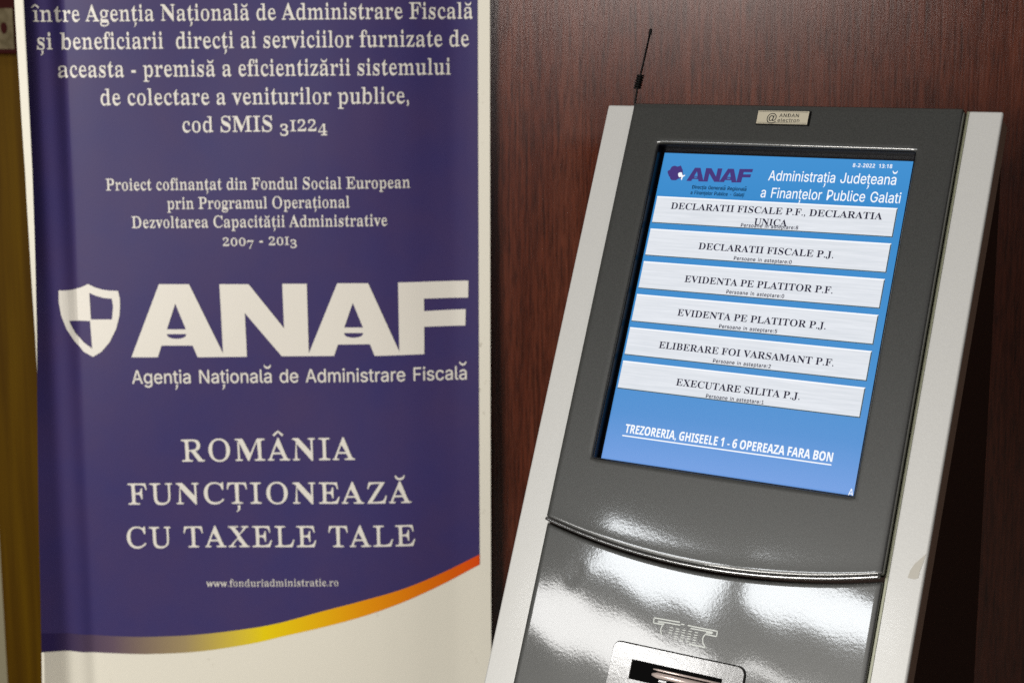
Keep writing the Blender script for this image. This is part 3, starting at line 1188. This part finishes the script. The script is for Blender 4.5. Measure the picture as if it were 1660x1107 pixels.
outlet = prism('outlet_gasket', rrect(fu0 - .0012, fu1 + .0012, fv0 - .0012, fv1 + .0012, 0.009), fp, -0.0060, -0.0046, M_RUB, kiosk)
sl = [uv(1025, 1066.3, -0.002), uv(1169, 1101, -0.002)]
su0, su1, sv0 = sl[0][0], sl[1][0] + 0.001, (sl[0][1] + sl[1][1]) / 2
sv1 = sv0 + 0.0205
outer = rrect(fu0, fu1, fv0, fv1, 0.008)
ring_n = len(outer)
V, Fc = fill2d([outer, [(su0, sv0), (su1, sv0), (su1, sv1), (su0, sv1)]])
bm = bmesh.new()
vv = [bm.verts.new(fp(a, b, -0.0022)) for a, b in V]
for p in Fc:
    bm.faces.new([vv[k] for k in p])
bmesh.ops.remove_doubles(bm, verts=bm.verts, dist=1e-6)
be = [e for e in bm.edges if e.is_boundary]
ex = bmesh.ops.extrude_edge_only(bm, edges=be)
for q in ex['geom']:
    if isinstance(q, bmesh.types.BMVert):
        q.co -= NN * 0.0035
bmesh.ops.recalc_face_normals(bm, faces=bm.faces)
me = bpy.data.meshes.new('ticket_outlet')
bm.to_mesh(me); bm.free()
if sum(p.normal.dot(NN) for p in me.polygons if abs(p.normal.dot(NN)) > 0.7) < 0:
    me.flip_normals()
frame = link('ticket_outlet', me, M_CHROME, kiosk)
bv = frame.modifiers.new('bevel', 'BEVEL'); bv.width = 0.0012; bv.segments = 3; bv.limit_method = 'ANGLE'
flat('slot', [(su0 - .001, sv0 - .001), (su1 + .001, sv0 - .001), (su1 + .001, sv1 + .001), (su0 - .001, sv1 + .001)], -0.0045, M_HOLE, frame)
for dv, r_ in ((0.0052, 0.0012), (0.0108, 0.0032)):
    tube('roller', [fp(su0 + 0.026, sv0 + dv, -0.0030), fp(su0 + 0.032, sv0 + dv, -0.0026), fp(su1 - 0.001, sv0 + dv, -0.0026)], [r_ * 0.5, r_, r_], M_COPPER, frame)
box_pts = [(su0 + 0.034, sv0 + 0.0150), (su0 + 0.043, sv0 + 0.0150), (su0 + 0.043, sv0 + 0.0172), (su0 + 0.034, sv0 + 0.0172)]
flat('slot_teeth', box_pts, -0.0040, M_CHROME, frame)

# ================================================================== ANTENNA clipped on the kiosk's back edge
ab = K_ROOT + R3 @ fp(-0.040, -0.046, -0.045)
Ya = ab.y
q0, q1, q2, q3, q4 = at(1028.5, 175, Ya), at(1033.2, 144, Ya), at(1038.5, 122, Ya), at(1053, 58, Ya), at(1055.5, 47, Ya)
ant = empty('whip_antenna', q0 - Vector((0, 0, 0.03)))
tag(ant, 'thin black whip antenna with a small coil standing on the kiosk top left corner', 'antenna')
lo = lambda p: p - ant.location
tube('mast', [lo(q0 - Vector((0, 0, 0.03))), lo(q0), lo(q1)] + [lo(q2), lo(q3)], 0.0012, M_RUB, ant, 8)
ax = (q2 - q1)
sx = ax.normalized().cross(Vector((0, 1, 0))).normalized()
sy = ax.normalized().cross(sx)
pts = []
for i in range(97):
    t = i / 96
    a = 2 * math.pi * 5.5 * t
    rr = 0.0036
    pts.append(lo(q1 + ax * t + sx * rr * math.cos(a) + sy * rr * math.sin(a)))
tube('coil', pts, 0.00115, M_RUB, ant, 6)
tube('tip', [lo(q3), lo(q3 + (q4 - q3) * 0.15), lo(q3 + (q4 - q3) * 0.85), lo(q4)], [0.0010, 0.0019, 0.0019, 0.0010], M_RUB, ant, 10)
